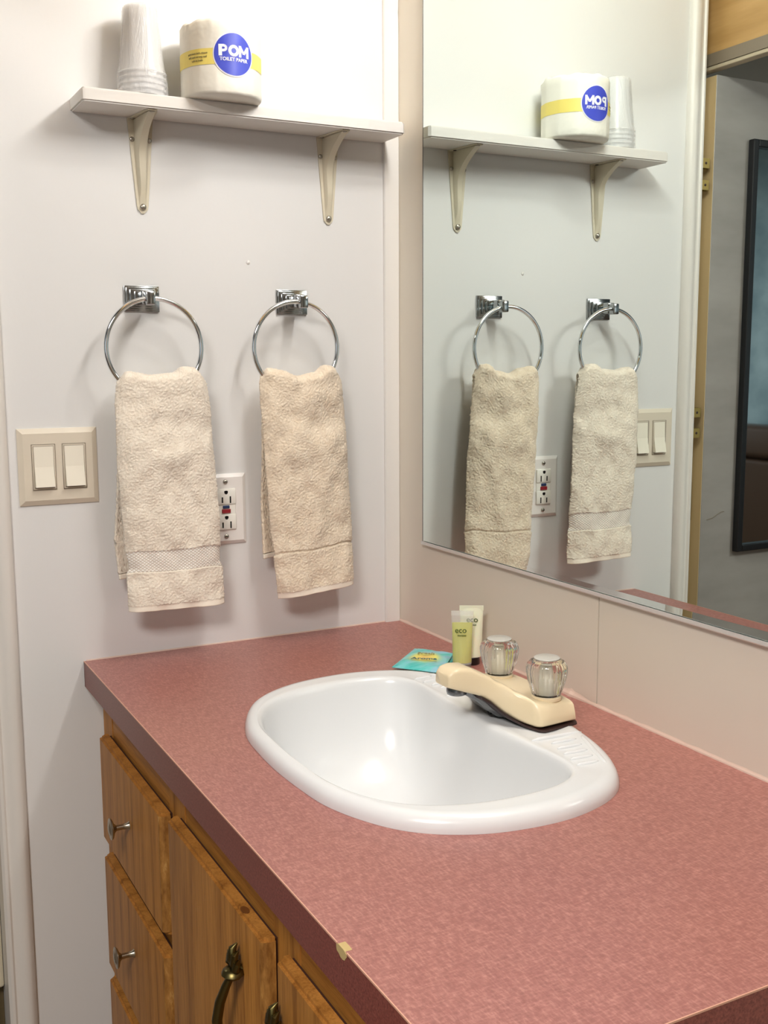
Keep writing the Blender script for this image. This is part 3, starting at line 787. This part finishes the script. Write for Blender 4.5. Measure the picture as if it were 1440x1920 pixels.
for z, r in ((.0005, .0365), (.004, .0370), (.02, .0362), (.034, .0350), (.042, .0325), (.07, .0290), (.10, .0262), (.118, .0250), (.1245, .0235), (.1268, .0200), (.1272, .0080)):
    rings.append([(KX+r*(1+.035*noise.noise(Vector((math.cos(a)*2.4, math.sin(a)*2.4, z*12))) + .02*abs(math.sin(6*a+z*30))*smoothstep(.03, .06, z))*math.cos(a), KY+r*(1+.035*noise.noise(Vector((math.cos(a)*2.4, math.sin(a)*2.4, z*12)))+ .02*abs(math.sin(6*a+z*30))*smoothstep(.03, .06, z))*math.sin(a), KZ+z) for a in [2*PI*i/72 for i in range(72)]])
loft(bm, rings, False, True); recalc(bm)
tag(obj('plastic_sleeve', bm, M_film, None, True), 'crinkled clear plastic sleeve wrapped around the upside-down cup stack on the shelf', 'wrapper')

# ------------------------------------------------------------------ towel rings and towels
def towel_ring(cx, czt, R, label, px):
    t = thing('towel_ring', label, 'towel ring', (cx, 0, czt), 'chrome towel rings on the white wall')
    zc = czt; rx = cx; cx = px
    bm = new(); w, h = .027, .0195
    for (a, b, y0, y1) in ((1.0, 1.0, 0, -.0035), (.90, .88, -.0035, -.0060), (.72, .70, -.0060, -.0105), (.50, .55, -.0105, -.0150)):
        box(bm, (cx-w*a, y1, zc-h*b), (cx+w*a, y0, zc+h*b), .0008, 2)
    recalc(bm); obj('wall_plate', bm, M_mount, t, 30)
    bm = new(); box(bm, (cx-.0085, -.040, zc-.0095), (cx+.0085, -.014, zc+.0105), .002, 2)
    box(bm, (cx-.0070, -.0545, zc-.0115), (cx+.0070, -.0385, zc+.0085), .0022, 2)
    recalc(bm); obj('post', bm, M_mount, t, 30)
    bm = new(); tube(bm, [(rx+R*math.sin(a), -.0465, zc-.0015-R+R*math.cos(a)) for a in [2*PI*i/96 for i in range(96)]], .0037, 14, True); recalc(bm)
    obj('ring', bm, M_chrome, t, True)
towel_ring(-.4405, .5540, .0725, 'chrome towel ring holding the cream towel nearer the light switches', -.4455)
towel_ring(-.2105, .5540, .0720, 'chrome towel ring holding the sand-coloured towel nearer the mirror', -.1985)

def towel(name, label, m, xl, xr, xlb, xrb, zbl, zbr, zbbl, zbbr, top, seed, band):
    """xl/xr: front edges by height; xlb/xrb: back layer; top(u): crest height"""
    random.seed(seed)
    NU, NF, NA, NB = 128, 300, 26, 150
    tw = thing(name, label, 'towel', ((xl(.2)+xr(.2))/2, -.045, zbl), 'hand towels hanging on the rings')
    def pos(u, kind, s):
        zt = top(u)
        edge = abs(2*u-1)
        if kind == 'f':     # s 0..1 bottom -> crest
            zb0 = lerp(zbl, zbr, u)
            z = lerp(zb0, zt-.012, s)
            x = lerp(xl(z), xr(z), u)
            y = -.0630 - .004*math.sin(PI*u)*smoothstep(.05, .28, z) + .011*edge**7
            y += .0050*noise.noise(Vector((x*22+seed, z*13, 0))) + .0035*noise.noise(Vector((x*45, z*34+seed, 2)))
            y -= .004*math.exp(-((z-lerp(.30, .335, u))/.018)**2)*math.sin(PI*u) - .004*math.exp(-((z-lerp(.37, .36, u))/.02)**2)*math.sin(PI*u)
            y -= .004*smoothstep(.16, .07, z)
            return x, y, z
        if kind == 'a':
            a = PI*s; x0_, y0_, z0_ = pos(u, 'f', 1); x1_, y1_, z1_ = pos(u, 'b', 0)
            yc = (y0_+y1_)/2; ry = (y1_-y0_)/2
            return lerp(x0_, x1_, s), yc-ry*math.cos(a), lerp(z0_, z1_, s)+.0125*math.sin(a)*(1-.3*edge**6)
        zb1 = lerp(zbbl, zbbr, u); z = lerp(zt-.012, zb1, s)
        x = lerp(xlb(z), xrb(z), u)
        y = -.0290 - .006*edge**6 + .0035*noise.noise(Vector((x*20+seed+5, z*12, 4)))
        y = min(y, -.012)
        return x, y, z
    rows = [('f', i/NF) for i in range(NF+1)] + [('a', (i+1)/(NA+1)) for i in range(NA)] + [('b', i/NB) for i in range(NB+1)]
    P_ = [[Vector(pos(u/NU, k, s)) for u in range(NU+1)] for k, s in rows]
    # terry nap: push each vertex along its normal
    nr = len(rows)
    Q = [[None]*(NU+1) for _ in rows]
    def zof(j): return P_[j][NU//2].z
    def kindrow(j):
        k, s = rows[j]
        if k != 'f':
            zb1 = (zbbl+zbbr)/2; zz = P_[j][0].z
            if k == 'b' and zz < zbbl+.009: return 'hem'
            return 'pile'
        z = P_[j][0].z
        if z < zbl+.0085: return 'hem'
        if band and band[0] < z-zbl < band[1]: return 'band'
        return 'pile'
    for j in range(nr):
        for i in range(NU+1):
            a = P_[min(j+1, nr-1)][i]-P_[max(j-1, 0)][i]; b = P_[j][min(i+1, NU)]-P_[j][max(i-1, 0)]
            n = b.cross(a).normalized()
            kr = kindrow(j)
            am = .0006 if kr == 'pile' else .00005
            h = random.uniform(-1, 1)*am + (.0009*noise.noise(P_[j][i]*420) if kr == 'pile' else 0)
            if kr == 'band': h -= .0016
            if kr == 'hem': h -= .0010
            if not band and rows[j][0] == 'f' and abs(P_[j][0].z-zbl-.074) < .0014: h -= .0022
            Q[j][i] = P_[j][i]+n*h
    TH_ = .0040
    def build(sel, pname, mm):
        bm = new(); V = {}
        j = 0
        for j in range(nr-1):
            if kindrow(j) != sel: continue
            for jj in (j, j+1):
                if (jj, 0) not in V:
                    for i in range(NU+1): V[jj, i] = bm.verts.new(Q[jj][i])
            for i in range(NU): bm.faces.new((V[j, i], V[j, i+1], V[j+1, i+1], V[j+1, i]))
        o = obj(pname, bm, mm, tw, True)
        sd = o.modifiers.new('thickness', 'SOLIDIFY'); sd.thickness = TH_ if sel == 'pile' else .003; sd.offset = -1
        return o
    build('pile', 'terry_cloth', m); build('hem', 'hem', M_hem)
    if band: build('band', 'woven_border', M_band)
    return tw
towel('hand_towel', 'cream hand towel with woven lattice border on the ring beside the light switches', M_tow1,
      lambda z: pl(z, [(.08, -.4975), (.143, -.4975), (.148, -.4935), (.17, -.4975), (.30, -.5055), (.40, -.5050), (.436, -.5010), (.46, -.496)]),
      lambda z: pl(z, [(.08, -.3430), (.143, -.3450), (.148, -.3475), (.18, -.3470), (.30, -.3525), (.39, -.3575), (.43, -.3630), (.46, -.372)]),
      lambda z: pl(z, [(.13, -.5050), (.19, -.5105), (.24, -.5055), (.40, -.4960), (.46, -.490)]),
      lambda z: pl(z, [(.13, -.3600), (.40, -.3700), (.46, -.375)]),
      .0830, .0800, .130, .134,
      lambda u: .4415 + pw(u, [(0, -.006), (.10, .004), (.38, -.002), (.62, .0005), (.78, .010), (.90, .0095), (1, -.004)]), 3, (.0585, .0905))
towel('hand_towel', 'sand hand towel with plain end on the ring beside the corner trim', M_tow2,
      lambda z: pl(z, [(.07, -.2520), (.145, -.2600), (.152, -.2585), (.20, -.2635), (.30, -.2700), (.40, -.2755), (.445, -.2760)]),
      lambda z: pl(z, [(.07, -.1165), (.17, -.1175), (.30, -.1235), (.39, -.1305), (.43, -.1350), (.46, -.142)]),
      lambda z: pl(z, [(.14, -.2715), (.22, -.2720), (.40, -.2670), (.46, -.265)]),
      lambda z: pl(z, [(.14, -.1300), (.40, -.1420), (.46, -.146)]),
      .0760, .0880, .1415, .146,
      lambda u: .4440 + pw(u, [(0, -.004), (.08, .0050), (.25, .001), (.45, -.0085), (.68, -.0035), (.84, .0085), (.93, .008), (1, -.006)]), 8, None)

# ------------------------------------------------------------------ switch plate and outlet
def bevplate(bm, x0, x1, z0, z1, y, edge, holes=None):
    prismring = [[(x0, 0, z0), (x1, 0, z0), (x1, 0, z1), (x0, 0, z1)], [(x0, -y*.35, z0), (x1, -y*.35, z0), (x1, -y*.35, z1), (x0, -y*.35, z1)],
                 [(x0+edge, -y, z0+edge), (x1-edge, -y, z0+edge), (x1-edge, -y, z1-edge), (x0+edge, -y, z1-edge)]]
    loft(bm, prismring)
sx0, sx1, sz1_, sz0_ = -.6386, -.5228, .3621, .2478
sw = thing('light_switch', 'almond double rocker light switch plate beside the door casing', 'light switch', (-.5807, 0, sz0_))
bm = new(); bevplate(bm, sx0, sx1, sz0_, sz1_, .0062, .0075); recalc(bm); obj('switch_plate', bm, M_plate, sw, 25)
zc = (sz0_+sz1_)/2
for dx in (-.0215, .0230):
    cx = -.5807+dx
    bm = new(); box(bm, (cx-.0168, -.0070, zc-.0335), (cx+.0168, -.0055, zc+.0335), .0006, 1); recalc(bm); fr_ = obj('rocker_frame', bm, M_plate, sw)
    bm = new()
    for a, b in (((cx-.0172, zc-.0340), (cx-.0168, zc+.0340)), ((cx+.0168, zc-.0340), (cx+.0172, zc+.0340)), ((cx-.0172, zc+.0335), (cx+.0172, zc+.0340)), ((cx-.0172, zc-.0343), (cx+.0172, zc-.0335)),
                 ((cx-.0150, zc-.0315), (cx-.0144, zc+.0315)), ((cx+.0144, zc-.0315), (cx+.0148, zc+.0315)), ((cx-.0150, zc+.0308), (cx+.0148, zc+.0313))):
        box(bm, (a[0], -.00715, a[1]), (b[0], -.0060, b[1]))
    box(bm, (cx-.0140, -.0072, zc-.0316), (cx+.0140, -.006, zc-.0296))
    recalc(bm); obj('gap_line', bm, M_header, fr_)
    bm = new(); prism(bm, [(-.006, zc+.0305), (-.0072, zc+.0305), (-.0082, zc-.0), (-.0140, zc-.0295), (-.006, zc-.0295)], 0, cx-.0138, cx+.0138)
    recalc(bm); obj('rocker', bm, M_rocker, fr_)
ox, oz = -.3209, .2224
ou = thing('power_outlet', 'white GFCI wall outlet with blue and red buttons behind the cream towel', 'outlet', (ox, 0, oz-.057))
bm = new(); bevplate(bm, ox-.035, ox+.035, oz-.0571, oz+.0571, .0055, .0055); recalc(bm); obj('cover_plate', bm, M_outlet, ou, 25)
bm = new(); box(bm, (ox-.0165, -.0068, oz-.0335), (ox+.0165, -.005, oz+.0335), .0008, 1)
recalc(bm); obj('receptacle_body', bm, M_outface, ou)
for s in (1, -1):
    c0 = oz+s*.0205
    bm = new(); box(bm, (ox-.0165, -.0085, c0-.0125), (ox+.0165, -.0065, c0+.0125), .0012, 2); recalc(bm); rf = obj('receptacle', bm, M_outface, ou, 30)
    bm = new()
    for dx, hh in ((-.0065, .0046), (.0070, .0055)): box(bm, (ox+dx-.0012, -.0088, c0-.0050-hh), (ox+dx+.0012, -.0080, c0-.0050+hh))
    lathe(bm, [(.0030, -.0088), (.0030, -.008)], (ox, 0, c0+.0070), 14, 'y'); box(bm, (ox-.0030, -.0088, c0+.0070), (ox+.0030, -.0080, c0+.0095))
    recalc(bm); obj('slot', bm, M_slot, rf)
bm = new(); box(bm, (ox-.0055, -.0088, oz+.0015), (ox+.0055, -.006, oz+.0062), .0006, 1); recalc(bm); obj('test_button', bm, M_blue, ou)
bm = new(); box(bm, (ox-.0072, -.0092, oz-.0062), (ox+.0072, -.006, oz+.0002), .0006, 1); recalc(bm); obj('reset_button', bm, M_red, ou)
for dz in (.0445, -.0445):
    bm = new(); phillips(bm, (ox, -.0054, oz+dz), .0038, '-y'); recalc(bm); ss = obj('screw', bm, M_screw, ou, True)
    bm = new(); box(bm, (ox-.0028, -.0082, oz+dz-.0005), (ox+.0028, -.0076, oz+dz+.0005)); recalc(bm); obj('screw_slot', bm, M_slot, ss)
# small nail bumps left in the wall paint
bm = new(); lathe(bm, [(.0035, 0), (.0028, -.0010), (.0001, -.0016)], (-.2714, 0, .6148), 14, 'y'); recalc(bm)
tag(obj('wall_anchor', bm, M_trim, None, True), 'small white painted-over plug in the wall above the towel rings', 'wall plug')

# ------------------------------------------------------------------ tubes on the counter
def squeeze(bm, c, w, z0, z1, d0, ang, n=40, flare=1.05):
    """toiletry tube: oval at the base, flattened to a crimp at the top"""
    rings = []
    for k in range(15):
        t = k/14; z = lerp(z0, z1, t); a = lerp(w*.92, w*flare, t); b = lerp(d0, .0008, t**1.3)
        ring = []
        for i in range(n):
            q = 2*PI*i/n; x = a*math.cos(q); y = b*math.sin(q)
            ring.append((c[0]+x*math.cos(ang)-y*math.sin(ang), c[1]+x*math.sin(ang)+y*math.cos(ang), z))
        rings.append(ring)
    loft(bm, rings)
ANG = math.radians(-30)
def tubetext(par, body, size, c, z, ang, d, m):
    bm = text_bm(body, size, .0001)
    for v in bm.verts:
        x, y, e = v.co; yy = -d-e
        v.co = Vector((c[0]+x*math.cos(ang)-yy*math.sin(ang), c[1]+x*math.sin(ang)+yy*math.cos(ang), z+y))
    recalc(bm); obj('lettering', bm, m, par)
c1_ = (-.0605, -.3105)
g = thing('shampoo_tube', 'clear squeeze tube of yellow-green gel standing beside the faucet', 'toiletry tube', (*c1_, 0))
bm = new(); squeeze(bm, c1_, .0153, .010, .0700, .0125, ANG, flare=1.0); recalc(bm); obj('gel', bm, M_gel, g, 50)
bm = new(); squeeze(bm, c1_, .0158, .008, .0870, .0136, ANG); recalc(bm); obj('tube_body', bm, M_clearpl, g, 50)
bm = new(); box(bm, (-.0166, -.0010, .0810), (.0166, .0010, .0880)); bmesh.ops.rotate(bm, verts=bm.verts, cent=(0, 0, 0), matrix=Matrix.Rotation(ANG, 3, 'Z')); bmesh.ops.translate(bm, verts=bm.verts, vec=(*c1_, 0)); recalc(bm); obj('crimp', bm, M_clearpl, g)
bm = new(); lathe(bm, [(.0135, .0003), (.0140, .001), (.0140, .0085), (.0125, .0095)], (*c1_, 0), 32); recalc(bm); obj('cap', bm, M_clearpl, g, 40)
tubetext(g, 'eco', .0120, (c1_[0]-.003, c1_[1]), .0600, ANG, .0085, M_greenp)
tubetext(g, 'shampoo', .0036, (c1_[0]-.001, c1_[1]), .0520, ANG, .0085, M_greenp)
c2_ = (-.0365, -.2980)
g = thing('lotion_tube', 'pale cream squeeze tube with black cap behind the yellow-green tube', 'toiletry tube', (*c2_, 0))
bm = new(); squeeze(bm, c2_, .0172, .0125, .0890, .0130, ANG); recalc(bm); obj('tube_body', bm, M_lotion, g, 50)
bm = new(); box(bm, (-.0182, -.0011, .0830), (.0182, .0011, .0905)); bmesh.ops.rotate(bm, verts=bm.verts, cent=(0, 0, 0), matrix=Matrix.Rotation(ANG, 3, 'Z')); bmesh.ops.translate(bm, verts=bm.verts, vec=(*c2_, 0)); recalc(bm); obj('crimp', bm, M_lotion, g)
bm = new(); lathe(bm, [(.0125, .0003), (.0130, .001), (.0130, .0115), (.0115, .0130)], (*c2_, 0), 32); recalc(bm); obj('cap', bm, M_cap, g, 40)
tubetext(g, 'eco', .0120, (c2_[0]+.001, c2_[1]), .0700, ANG, .0070, M_greenp)
tubetext(g, 'lotion', .0040, (c2_[0]+.003, c2_[1]), .0620, ANG, .0080, M_greenp)

# ------------------------------------------------------------------ soap packets
def packet(bm, quad, z, h, seed):
    """quad: four xy corners; puffed pouch"""
    n = 24; top_ = {}; bot = {}
    for i in range(n+1):
        for j in range(n+1):
            u, v = i/n, j/n
            a = Vector(quad[0]).lerp(Vector(quad[1]), u); b = Vector(quad[3]).lerp(Vector(quad[2]), u); p = a.lerp(b, v)
            e = (1-(2*u-1)**6)*(1-(2*v-1)**6); k = noise.noise(Vector((u*4+seed, v*4, 0)))
            zt = z+.0016+h*e*(.8+.4*k)+.0010*noise.noise(Vector((u*14, v*14, seed)))*e
            top_[i, j] = bm.verts.new((p.x, p.y, zt)); bot[i, j] = bm.verts.new((p.x, p.y, z+.0006))
    for i in range(n):
        for j in range(n):
            bm.faces.new((top_[i, j], top_[i+1, j], top_[i+1, j+1], top_[i, j+1])); bm.faces.new((bot[i, j], bot[i, j+1], bot[i+1, j+1], bot[i+1, j]))
    for i in range(n):
        for (a, b) in (((i, 0), (i+1, 0)), ((i+1, n), (i, n)), ((0, i+1), (0, i)), ((n, i), (n, i+1))):
            bm.faces.new((top_[a], bot[a], bot[b], top_[b]))
    recalc(bm)
bm = new(); packet(bm, [(-.1240, -.3250), (-.0585, -.2800), (-.0300, -.2440), (-.0900, -.2200)], 0, .004, 5)
o = obj('soap_packet', bm, M_tealp, None, 50); tag(o, 'plain teal packet mostly hidden under the sun-printed one', 'packet', 'teal sachets on the counter')
quad = [(-.1640, -.2800), (-.1160, -.3410), (-.0445, -.2600), (-.0835, -.2060)]
bm = new(); packet(bm, quad, .0062, .0060, 2)
cx = sum(q[0] for q in quad)/4; cy_ = sum(q[1] for q in quad)/4
o = obj('soap_packet', bm, M_teal, None, 50); tag(o, 'teal foil sachet with yellow sun print lying on top near the sink', 'packet', 'teal sachets on the counter')
for s, size, dv in (('Fresh', .0120, .010), ('Aroma', .0140, -.019)):
    bm = text_bm(s, size, .0002)
    a = math.radians(-36)
    for v in bm.verts:
        x, y, e = v.co; y += dv
        v.co = Vector((cx+x*math.cos(a)-y*math.sin(a), cy_+x*math.sin(a)+y*math.cos(a), .0062+.0016+.0078+e))
    recalc(bm); obj('lettering', bm, M_greyp if dv > 0 else M_navyp, o)

for o in bpy.data.objects:
    if '_o' in o: del o['_o']
